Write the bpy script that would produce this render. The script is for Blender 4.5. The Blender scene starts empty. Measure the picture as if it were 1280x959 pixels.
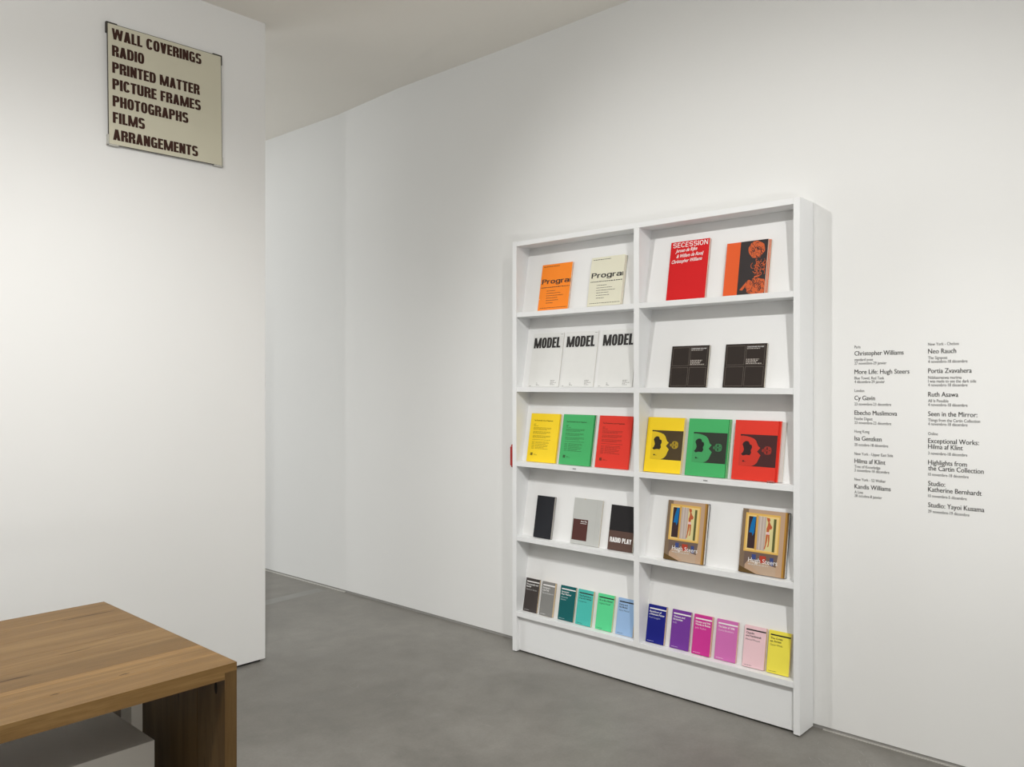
import bpy, bmesh, math, random
from mathutils import Vector, Matrix
random.seed(7)
S = bpy.context.scene
COL = S.collection

# ------------------------------------------------------------------ camera
F_PX = 1021.0
cam_d = bpy.data.cameras.new('camera'); cam = bpy.data.objects.new('camera', cam_d); COL.objects.link(cam)
cam.location = (0, 0, 1.5)
cam.rotation_euler = (math.radians(90), 0, math.radians(42.565 - 90))
cam_d.sensor_fit = 'HORIZONTAL'; cam_d.sensor_width = 36.0
cam_d.lens = 36.0 * F_PX / 1280.0
cam_d.clip_start = 0.05; cam_d.clip_end = 60
S.camera = cam

# ------------------------------------------------------------------ world, lights, exposure
w = bpy.data.worlds.new('world'); S.world = w; w.use_nodes = True
w.node_tree.nodes['Background'].inputs[0].default_value = (1, 1, 1, 1)
w.node_tree.nodes['Background'].inputs[1].default_value = 0.4
S.view_settings.view_transform = 'Standard'; S.view_settings.look = 'None'
S.view_settings.gamma = 1.0; S.view_settings.use_curve_mapping = False
S.view_settings.exposure = -0.06

def spot(name, loc, target, energy, angle, blend, radius=0.04, color=(1, 1, 1)):
    d = bpy.data.lights.new(name, 'SPOT'); d.energy = energy; d.spot_size = math.radians(angle)
    d.spot_blend = blend; d.shadow_soft_size = radius; d.color = color
    o = bpy.data.objects.new(name, d); COL.objects.link(o); o.location = loc
    o.rotation_euler = (Vector(target) - Vector(loc)).to_track_quat('-Z', 'Y').to_euler()
    return o

def area(name, loc, target, energy, sx, sy, color=(1, 1, 1)):
    d = bpy.data.lights.new(name, 'AREA'); d.energy = energy; d.shape = 'RECTANGLE'; d.size = sx; d.size_y = sy; d.color = color
    o = bpy.data.objects.new(name, d); COL.objects.link(o); o.location = loc
    o.rotation_euler = (Vector(target) - Vector(loc)).to_track_quat('-Z', 'Y').to_euler()
    return o

LIGHTS = [
 ('spot', 'shelf_spot', (0.97, -0.39, 3.31), (3.52, 1.75, 1.22), 183, 67, 1.0, 0.03, (1, 0.992, 0.975)),
 ('spot', 'wall_spot', (0.88, 2.86, 3.31), (3.52, 1.75, 1.35), 105, 84, 1.0, 0.03, (1, 0.992, 0.975)),
 ('spot', 'track_spot', (0.90, -0.50, 3.31), (3.52, 1.10, 0.15), 170, 50, 1.0, 0.03, (1, 0.992, 0.975)),
 ('spot', 'sign_wall_spot', (0.6, 1.2, 3.3), (1.50, 3.97, 0.05), 310, 88, 1.0, 0.05, (1, 0.992, 0.978)),
 ('spot', 'room_spot', (-0.8, 1.6, 3.3), (0.2, 3.97, 2.5), 95, 115, 1.0, 0.05, (1, 0.992, 0.978)),
 ('area', 'far_end_fill', (0.6, 9.2, 2.0), (2.8, 5.0, 1.7), 112, 2.4, 2.4, (0.97, 0.99, 1.0)),  # added soft fill from the far end, no known window there
 ('area', 'ceiling_bounce_fill', (-0.6, -1.9, 0.5), (-0.6, -1.85, 3.4), 118, 1.6, 1.6, (1.0, 1.0, 1.0)),  # unseen panel added to bounce light off the ceiling
 ('area', 'behind_camera_fill', (1.0, -4.3, 1.7), (1.6, 3.0, 3.2), 16, 3.0, 2.6, (0.98, 0.99, 1.0)),  # added fill from behind the camera, stands for no known opening
 ('area', 'far_overhead_fill', (1.6, 6.8, 3.42), (1.6, 6.81, 0), 16, 2.0, 3.0, (0.98, 0.99, 1.0)),  # overhead fill panel added to brighten the far room
]
for L_ in LIGHTS:
    (spot if L_[0] == 'spot' else area)(*L_[1:])

# ------------------------------------------------------------------ helpers
def link_mesh(name, me, mats, parent=None):
    o = bpy.data.objects.new(name, me); COL.objects.link(o)
    if not isinstance(mats, (list, tuple)): mats = [mats]
    for m in mats: me.materials.append(m)
    if parent is not None: o.parent = parent
    return o

def obj(name, bm, mat, parent=None):
    me = bpy.data.meshes.new(name); bm.to_mesh(me); bm.free()
    return link_mesh(name, me, mat, parent)

def add_box(bm, x0, x1, y0, y1, z0, z1, bev=0.0):
    r = bmesh.ops.create_cube(bm, size=1.0)
    vs = r['verts']
    for v in vs:
        v.co = Vector((x0 + (v.co.x + .5) * (x1 - x0), y0 + (v.co.y + .5) * (y1 - y0), z0 + (v.co.z + .5) * (z1 - z0)))
    if bev > 0:
        es = list({e for v in vs for e in v.link_edges})
        bmesh.ops.bevel(bm, geom=es, offset=bev, segments=2, affect='EDGES', profile=0.5)

def box(name, x0, x1, y0, y1, z0, z1, mat, parent=None, bev=0.0):
    bm = bmesh.new(); add_box(bm, x0, x1, y0, y1, z0, z1, bev)
    return obj(name, bm, mat, parent)

def poly_mesh(name, polys, mat, parent, stuff=None):
    """polys: list of lists of 3D points, each becomes one face"""
    bm = bmesh.new()
    for p in polys:
        bm.faces.new([bm.verts.new(c) for c in p])
    o = obj(name, bm, mat, parent)
    if name in ('printed_text', 'curl_strokes', 'shelf_marking', 'curly_heads_print'): o['kind'] = 'stuff'
    return o

def tag(o, label=None, cat=None, group=None, kind=None):
    if label: o['label'] = label
    if cat: o['category'] = cat
    if group: o['group'] = group
    if kind: o['kind'] = kind
    return o

def thing(name, label, cat, loc=(0, 0, 0), rot=(0, 0, 0), group=None):
    o = bpy.data.objects.new(name, None); COL.objects.link(o)
    o.empty_display_size = 0.05
    o.location = loc; o.rotation_euler = rot
    return tag(o, label, cat, group)

def local(parent, o):
    """child built in world coordinates under a parent whose transform is only a location"""
    o.parent = parent
    o.matrix_parent_inverse = Matrix.Translation(-parent.location)
    return o

# ------------------------------------------------------------------ materials
def srgb(r, g, b):
    f = lambda c: (c / 255 / 12.92) if c / 255 <= 0.04045 else ((c / 255 + 0.055) / 1.055) ** 2.4
    return (f(r), f(g), f(b), 1)

MC = {}
def paint(name, rgb, rough=0.6, var=0.02, scale=8.0, bump=0.0, bscale=200.0, spec=0.4, metal=0.0):
    key = (name, rgb)
    if key in MC: return MC[key]
    m = bpy.data.materials.new(name); m.use_nodes = True; nt = m.node_tree; N = nt.nodes; L = nt.links
    b = N['Principled BSDF']; b.inputs['Roughness'].default_value = rough
    b.inputs['Specular IOR Level'].default_value = spec; b.inputs['Metallic'].default_value = metal
    tc = N.new('ShaderNodeTexCoord'); n = N.new('ShaderNodeTexNoise'); n.inputs['Scale'].default_value = scale
    n.inputs['Detail'].default_value = 4
    L.new(tc.outputs['Object'], n.inputs['Vector'])
    r = N.new('ShaderNodeValToRGB')
    c = srgb(*rgb)
    r.color_ramp.elements[0].position = 0.3; r.color_ramp.elements[1].position = 0.7
    r.color_ramp.elements[0].color = tuple(max(0, v * (1 - var)) for v in c[:3]) + (1,)
    r.color_ramp.elements[1].color = tuple(min(1, v * (1 + var)) for v in c[:3]) + (1,)
    L.new(n.outputs['Fac'], r.inputs['Fac']); L.new(r.outputs['Color'], b.inputs['Base Color'])
    if bump > 0:
        n2 = N.new('ShaderNodeTexNoise'); n2.inputs['Scale'].default_value = bscale; L.new(tc.outputs['Object'], n2.inputs['Vector'])
        bp = N.new('ShaderNodeBump'); bp.inputs['Strength'].default_value = bump; bp.inputs['Distance'].default_value = 0.002
        L.new(n2.outputs['Fac'], bp.inputs['Height']); L.new(bp.outputs['Normal'], b.inputs['Normal'])
    MC[key] = m
    return m

def mat_floor():
    m = bpy.data.materials.new('polished_concrete'); m.use_nodes = True; nt = m.node_tree; N = nt.nodes; L = nt.links
    b = N['Principled BSDF']
    tc = N.new('ShaderNodeTexCoord')
    def noise(scale, detail=5, rough=0.6, dist=0.0, vec=None):
        n = N.new('ShaderNodeTexNoise'); n.inputs['Scale'].default_value = scale; n.inputs['Detail'].default_value = detail
        n.inputs['Roughness'].default_value = rough; n.inputs['Distortion'].default_value = dist
        L.new(vec or tc.outputs['Object'], n.inputs['Vector']); return n
    def ramp(src, p0, c0, p1, c1):
        r = N.new('ShaderNodeValToRGB'); e = r.color_ramp.elements
        e[0].position = p0; e[0].color = c0; e[1].position = p1; e[1].color = c1
        L.new(src, r.inputs['Fac']); return r
    def mix(kind, fac, a, c):
        x = N.new('ShaderNodeMix'); x.data_type = 'RGBA'; x.blend_type = kind
        if isinstance(fac, float): x.inputs['Factor'].default_value = fac
        else: L.new(fac, x.inputs['Factor'])
        for s, i in ((a, 6), (c, 7)):
            if isinstance(s, tuple): x.inputs[i].default_value = s
            else: L.new(s, x.inputs[i])
        return x.outputs[2]
    big = noise(1.1, 6, 0.6, 0.6)
    base = ramp(big.outputs['Fac'], 0.36, FLOOR_A, 0.64, FLOOR_B).outputs['Color']
    mid = noise(6.5, 7, 0.7, 0.3)
    c = mix('MULTIPLY', 1.0, base, ramp(mid.outputs['Fac'], 0.35, (0.87, 0.87, 0.87, 1), 0.65, (1.09, 1.09, 1.09, 1)).outputs['Color'])
    fine = noise(90, 3)
    c = mix('MULTIPLY', 1.0, c, ramp(fine.outputs['Fac'], 0.3, (0.94, 0.94, 0.94, 1), 0.7, (1.05, 1.05, 1.05, 1)).outputs['Color'])
    # dark scuffs, fine scratches
    mp = N.new('ShaderNodeMapping'); mp.inputs['Scale'].default_value = (3.2, 16, 1); mp.inputs['Rotation'].default_value = (0, 0, 0.7)
    L.new(tc.outputs['Object'], mp.inputs['Vector'])
    sc = noise(1.6, 3, 0.6, 0.4, mp.outputs['Vector'])
    c = mix('MIX', ramp(sc.outputs['Fac'], 0.72, (0, 0, 0, 1), 0.80, (0.35, 0.35, 0.35, 1)).outputs['Color'], c, FLOOR_D)
    mp2 = N.new('ShaderNodeMapping'); mp2.inputs['Scale'].default_value = (40, 3.0, 1); mp2.inputs['Rotation'].default_value = (0, 0, -0.45)
    L.new(tc.outputs['Object'], mp2.inputs['Vector'])
    s2 = noise(1.7, 2, 0.5, 0.0, mp2.outputs['Vector'])
    c = mix('MIX', ramp(s2.outputs['Fac'], 0.74, (0, 0, 0, 1), 0.80, (0.22, 0.22, 0.22, 1)).outputs['Color'], c, FLOOR_L)
    L.new(c, b.inputs['Base Color'])
    rr = N.new('ShaderNodeMapRange'); rr.inputs['To Min'].default_value = 0.34; rr.inputs['To Max'].default_value = 0.52
    L.new(mid.outputs['Fac'], rr.inputs['Value']); L.new(rr.outputs['Result'], b.inputs['Roughness'])
    bp = N.new('ShaderNodeBump'); bp.inputs['Strength'].default_value = 0.06; bp.inputs['Distance'].default_value = 0.004
    L.new(big.outputs['Fac'], bp.inputs['Height']); L.new(bp.outputs['Normal'], b.inputs['Normal'])
    b.inputs['Specular IOR Level'].default_value = 0.45
    return m

def mat_wood(name, axis, dark=1.0):
    """oak: grain runs along the axis 0 = x or 2 = z"""
    m = bpy.data.materials.new(name); m.use_nodes = True; nt = m.node_tree; N = nt.nodes; L = nt.links
    b = N['Principled BSDF']; tc = N.new('ShaderNodeTexCoord'); oi = N.new('ShaderNodeObjectInfo')
    off = N.new('ShaderNodeVectorMath'); off.operation = 'MULTIPLY_ADD'
    cmb = N.new('ShaderNodeCombineXYZ')
    for i in range(3): L.new(oi.outputs['Random'], cmb.inputs[i])
    L.new(cmb.outputs[0], off.inputs[0]); off.inputs[1].default_value = (13.1, 7.7, 9.3); L.new(tc.outputs['Object'], off.inputs[2])
    def noise(sc, detail=6, rough=0.6, dist=0.0):
        mp = N.new('ShaderNodeMapping'); mp.inputs['Scale'].default_value = sc; L.new(off.outputs[0], mp.inputs['Vector'])
        n = N.new('ShaderNodeTexNoise'); n.inputs['Scale'].default_value = 1; n.inputs['Detail'].default_value = detail
        n.inputs['Roughness'].default_value = rough; n.inputs['Distortion'].default_value = dist
        L.new(mp.outputs['Vector'], n.inputs['Vector']); return n
    lo, hi = (1.3, 16.0)
    sc = lambda a, c: tuple(a if i == axis else c for i in range(3))
    g = noise(sc(1.0, 10), 7, 0.60, 1.2)
    r = N.new('ShaderNodeValToRGB'); e = r.color_ramp.elements
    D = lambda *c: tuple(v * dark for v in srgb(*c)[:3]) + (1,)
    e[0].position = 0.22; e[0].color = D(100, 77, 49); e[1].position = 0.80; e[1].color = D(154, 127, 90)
    k = e.new(0.5); k.color = D(126, 100, 67)
    L.new(g.outputs['Fac'], r.inputs['Fac'])
    f = noise(sc(9, 330), 4, 0.7)
    r2 = N.new('ShaderNodeValToRGB'); r2.color_ramp.elements[0].position = 0.3; r2.color_ramp.elements[0].color = (0.78, 0.76, 0.73, 1)
    r2.color_ramp.elements[1].position = 0.7; r2.color_ramp.elements[1].color = (1.1, 1.1, 1.1, 1); L.new(f.outputs['Fac'], r2.inputs['Fac'])
    mx = N.new('ShaderNodeMix'); mx.data_type = 'RGBA'; mx.blend_type = 'MULTIPLY'; mx.inputs['Factor'].default_value = 0.8
    L.new(r.outputs['Color'], mx.inputs[6]); L.new(r2.outputs['Color'], mx.inputs[7])
    # dark splits and knots, elongated along the grain
    kn = noise(sc(4.0, 34), 3, 0.5, 1.0)
    r3 = N.new('ShaderNodeValToRGB'); r3.color_ramp.elements[0].position = 0.68; r3.color_ramp.elements[0].color = (0, 0, 0, 1)
    r3.color_ramp.elements[1].position = 0.76; r3.color_ramp.elements[1].color = (0.85, 0.85, 0.85, 1); L.new(kn.outputs['Fac'], r3.inputs['Fac'])
    mk = N.new('ShaderNodeMix'); mk.data_type = 'RGBA'; L.new(r3.outputs['Color'], mk.inputs['Factor'])
    L.new(mx.outputs[2], mk.inputs[6]); mk.inputs[7].default_value = D(66, 48, 34)
    # every plank has its own tint
    hv = N.new('ShaderNodeHueSaturation'); hv.inputs['Saturation'].default_value = 1.1; mr = N.new('ShaderNodeMapRange'); mr.inputs['To Min'].default_value = 0.86; mr.inputs['To Max'].default_value = 1.14
    L.new(oi.outputs['Random'], mr.inputs['Value']); L.new(mr.outputs['Result'], hv.inputs['Value']); L.new(mk.outputs[2], hv.inputs['Color'])
    L.new(hv.outputs['Color'], b.inputs['Base Color'])
    b.inputs['Roughness'].default_value = 0.5; b.inputs['Specular IOR Level'].default_value = 0.3
    bp = N.new('ShaderNodeBump'); bp.inputs['Strength'].default_value = 0.15; bp.inputs['Distance'].default_value = 0.001
    L.new(f.outputs['Fac'], bp.inputs['Height']); L.new(bp.outputs['Normal'], b.inputs['Normal'])
    return m

FLOOR_A = srgb(116, 113, 107); FLOOR_B = srgb(132, 129, 123); FLOOR_D = srgb(100, 98, 96); FLOOR_L = srgb(188, 185, 180)
M_WALL = paint('wall_paint', (232, 232, 230), 0.85, 0.006, 1.5, 0.0, 350, 0.2)
M_CEIL = paint('ceiling_paint', (238, 234, 226), 0.9, 0.008, 1.2, 0.0, 200, 0.1)
M_FLOOR = mat_floor()
M_GAP = paint('shadow_gap_profile', (150, 148, 144), 0.7)
M_BEAD = paint('pale_metal_bead', (200, 198, 192), 0.45, 0.05, 30, 0.0, 200, 0.5, 0.2)
M_WHITE = paint('white_lacquer', (234, 235, 235), 0.45, 0.004, 3, 0.0, 200, 0.35)
M_PANEL = paint('white_display_board', (232, 232, 231), 0.55, 0.004, 3, 0.0, 200, 0.3)
M_OAKX = mat_wood('oak_along', 0)
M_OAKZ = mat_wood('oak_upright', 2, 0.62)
M_OAKL = mat_wood('oak_sapwood', 0, 1.22)
M_BOXW = paint('white_cabinet', (226, 222, 214), 0.6, 0.01)
M_DARK = paint('dark_knot', (40, 28, 18), 0.8)
M_PAPER = paint('paper_edges', (226, 218, 200), 0.9, 0.08, 260)
M_CREAMP = paint('cream_paper_edges', (226, 200, 160), 0.9, 0.06, 260)
M_INK = paint('black_ink', (38, 34, 32), 0.6)
M_WINK = paint('white_ink', (240, 238, 236), 0.6)

# ------------------------------------------------------------------ room
WX = [(-4.5, 3.517), (1.45, 3.517), (3.3, 3.532), (4.2, 3.522), (5.0, 3.508), (6.0, 3.488), (10.0, 3.43)]   # right wall, gently uneven
def wall_x(y):
    for (a, xa), (b, xb) in zip(WX, WX[1:]):
        if a <= y <= b: return xa + (xb - xa) * (y - a) / (b - a)
    return WX[-1][1]

def ribbon(name, offs, thick, z0, z1, y0, y1, mat, kind='structure', parent=None):
    ys = sorted({y0, y1} | {y for y, _ in WX if y0 < y < y1})
    bm = bmesh.new(); rows = []
    for y in ys:
        x = wall_x(y) + offs
        rows.append([bm.verts.new((x, y, z0)), bm.verts.new((x, y, z1)), bm.verts.new((x + thick, y, z1)), bm.verts.new((x + thick, y, z0))])
    for a, c in zip(rows, rows[1:]):
        for i in range(4):
            j = (i + 1) % 4; bm.faces.new((a[i], a[j], c[j], c[i]))
    bm.faces.new(rows[0]); bm.faces.new(rows[-1][::-1])
    bmesh.ops.recalc_face_normals(bm, faces=bm.faces)
    return tag(obj(name, bm, mat, parent), kind=kind)

tag(box('floor', -5.2, 3.9, -4.8, 10.3, -0.12, 0.0, M_FLOOR), kind='structure')
ribbon('wall_right', 0.0, 0.22, 0.016, 3.60, -4.5, 10.0, M_WALL)
ribbon('baseboard_right', 0.004, 0.10, 0.0, 0.016, -4.5, 10.0, M_GAP)
ribbon('trim_1', -0.004, 0.0075, 0.0, 0.004, -4.5, 1.40, M_BEAD)
ribbon('trim_2', -0.006, 0.014, 0.0, 0.006, 4.85, 10.0, M_BEAD)

# repaired joint, stain and scratches in the concrete
fl = bpy.data.objects['floor']
def floor_poly(name, polys, mat):
    return poly_mesh(name, polys, mat, fl)
floor_poly('joint_filler', [[(2.40, 4.92, .0006), (3.44, 5.00, .0006), (3.44, 5.09, .0006), (2.40, 5.06, .0006)]], paint('joint_filler_grey', (134, 133, 129), 0.45, 0.06, 12))
rs = random.Random(11); sc_ = []
for cx, cy, n in ((3.30, 1.10, 12), (3.28, 1.30, 5), (2.5, 3.3, 6), (3.35, 5.2, 6), (2.55, 3.0, 4)):
    for _ in range(n):
        x, y = cx + rs.uniform(-.09, .09), cy + rs.uniform(-.09, .09); a = rs.uniform(0.1, 0.9); l = rs.uniform(.01, .06); h_ = .0010
        dx, dy = l * math.cos(a), l * math.sin(a)
        sc_.append([(x, y, .0009), (x + dx, y + dy, .0009), (x + dx - h_ * math.sin(a), y + dy + h_ * math.cos(a), .0009), (x - h_ * math.sin(a), y + h_ * math.cos(a), .0009)])
o = floor_poly('scratches', sc_, paint('pale_scratch', (165, 163, 158), 0.6)); o['kind'] = 'stuff'

# free wall with the sign
tag(box('wall_left', -5.0, 2.354, 3.975, 4.20, 0.012, 3.47, M_WALL, bev=0.002), kind='structure')
tag(box('baseboard_left', -4.98, 2.33, 3.99, 4.185, 0.0, 0.012, paint('dark_gap', (60, 58, 56), 0.8)), kind='structure')
# walls out of view closing the room
tag(box('wall_back', -5.2, 3.9, -4.8, -4.5, 0, 3.6, M_WALL), kind='structure')
tag(box('wall_side', -5.2, -5.0, -4.5, 10.0, 0, 3.6, M_WALL), kind='structure')
tag(box('wall_far', -5.2, 3.9, 10.0, 10.3, 0, 3.6, M_WALL), kind='structure')

def ceil_z(x, y):
    s = lambda t: max(0, min(1, t))
    return 3.449 + 0.034 * s((x - 2.5) / 0.8) * s((4.95 - y) / 0.7)
bm = bmesh.new(); xs = [-5.2, 0, 2.5, 2.75, 3.0, 3.3, 3.9]; ys = [-4.8, 0, 2, 3.5, 4.25, 4.4, 4.6, 4.8, 4.95, 7, 10.3]
g = [[bm.verts.new((x, y, ceil_z(x, y))) for y in ys] for x in xs]; t = [[bm.verts.new((x, y, 3.75)) for y in ys] for x in xs]
for i in range(len(xs) - 1):
    for j in range(len(ys) - 1):
        bm.faces.new((g[i][j], g[i][j + 1], g[i + 1][j + 1], g[i + 1][j])); bm.faces.new((t[i][j], t[i + 1][j], t[i + 1][j + 1], t[i][j + 1]))
for i in range(len(xs) - 1):
    bm.faces.new((g[i][0], g[i + 1][0], t[i + 1][0], t[i][0])); bm.faces.new((g[i + 1][-1], g[i][-1], t[i][-1], t[i + 1][-1]))
for j in range(len(ys) - 1):
    bm.faces.new((g[0][j + 1], g[0][j], t[0][j], t[0][j + 1])); bm.faces.new((g[-1][j], g[-1][j + 1], t[-1][j + 1], t[-1][j]))
tag(obj('ceiling', bm, M_CEIL), kind='structure')

# ------------------------------------------------------------------ bookcase
XF = 3.373; XBK = 3.513
YL, YR = 3.0945, 1.4427
BAYS = {'L': (3.0645, 2.2835), 'R': (2.2521, 1.471)}      # (left y, right y) of each bay
TOPZ = [1.896, 1.4805, 1.0658, 0.650, 0.228]
BOTZ = [1.869, 1.4535, 1.0388, 0.6233, 0.201]
UNDER = [2.265] + BOTZ[:4]
SL = 0.1807; TH = math.atan(SL); X0 = 3.4214
bc = thing('bookcase', 'tall white two-bay display bookcase with slanted backs against the right wall', 'bookcase', (XF, 2.27, 0))
def bpart(name, *a, bev=0.0012, mat=None):
    return local(bc, box(name, *a, mat or M_WHITE, None, bev))
bpart('side_panel', XF, XBK, 3.0645, YL, 0.006, 2.2915)
bpart('side_panel', XF, XBK, YR, 1.471, 0.006, 2.2915)
bpart('center_divider', XF + 0.0005, XBK, 2.2521, 2.2835, 0.201, 2.265)
bpart('top_board', XF + 0.0005, XBK, 1.471, 3.0645, 2.265, 2.2912)
for side, (a, b_) in BAYS.items():
    for k in range(5):
        bpart('shelf', XF + 0.001, 3.500, b_, a, BOTZ[k], TOPZ[k])
        z0, z1 = TOPZ[k], UNDER[k]
        bm = bmesh.new(); tk = 0.010
        pr = [(X0, z0), (X0 + SL * (z1 - z0), z1), (X0 + tk + SL * (z1 - z0), z1), (X0 + tk, z0)]
        A = [bm.verts.new((x, a, z)) for x, z in pr]; B = [bm.verts.new((x, b_, z)) for x, z in pr]
        bm.faces.new(A); bm.faces.new(B[::-1])
        for i in range(4):
            j = (i + 1) % 4; bm.faces.new((A[j], A[i], B[i], B[j]))
        bmesh.ops.recalc_face_normals(bm, faces=bm.faces)
        local(bc, obj('display_panel', bm, M_PANEL))
bpart('back_panel', 3.5005, XBK, 1.471, 3.0645, 0.201, 2.265)
bpart('plinth', XF + 0.022, XF + 0.040, 1.471, 3.0645, 0.010, 0.201)

# ------------------------------------------------------------------ text
def raw_text(body, bold=0.0, shear=0.0, spacing=1.0):
    c = bpy.data.curves.new('t', 'FONT'); c.body = body; c.offset = bold; c.shear = shear; c.space_character = spacing; c.resolution_u = 3
    o = bpy.data.objects.new('t', c); COL.objects.link(o)
    dg = bpy.context.evaluated_depsgraph_get()
    me = bpy.data.meshes.new_from_object(o.evaluated_get(dg)); bpy.data.objects.remove(o); bpy.data.curves.remove(c)
    return me
_me = raw_text('H'); CAP = max(v.co.y for v in _me.vertices) - min(v.co.y for v in _me.vertices)

def text(name, body, x, y, cap, mat, parent, depth, width=None, bold=0.0, shear=0.0, clip=None, xs=1.0, right=None, rise=0.0):
    """flat lettering in the parent's frame: x to the right, z up, -y towards the reader"""
    me = raw_text(body, bold, shear)
    s = cap / CAP
    xmin = min(v.co.x for v in me.vertices); xmax = max(v.co.x for v in me.vertices)
    sx = s * xs
    if width: sx = width / (xmax - xmin)
    if right is not None: x = right - (xmax - xmin) * sx
    for v in me.vertices:
        u = x + (v.co.x - xmin) * sx
        v.co = Vector((u, -depth, y + v.co.y * s + rise * (u - x)))
    bm = bmesh.new(); bm.from_mesh(me); bpy.data.meshes.remove(me)
    if clip is not None:
        bmesh.ops.bisect_plane(bm, geom=list(bm.verts) + list(bm.edges) + list(bm.faces), plane_co=(clip, 0, 0), plane_no=(1, 0, 0), clear_outer=True)
    return obj(name, bm, mat, parent)

def bars(lines, depth, h, x0=0.0, wmul=1.0):
    """rows of tiny unreadable print as word-long strokes: lines = [(x, y, length)]"""
    ps = []
    for x, y, ln in lines:
        u = x
        while u < x + ln:
            wl = random.uniform(0.006, 0.018) * wmul; e = min(u + wl, x + ln)
            ps.append([(u, -depth, y), (e, -depth, y), (e, -depth, y + h), (u, -depth, y + h)])
            u = e + h * 0.9
    return ps

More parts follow.
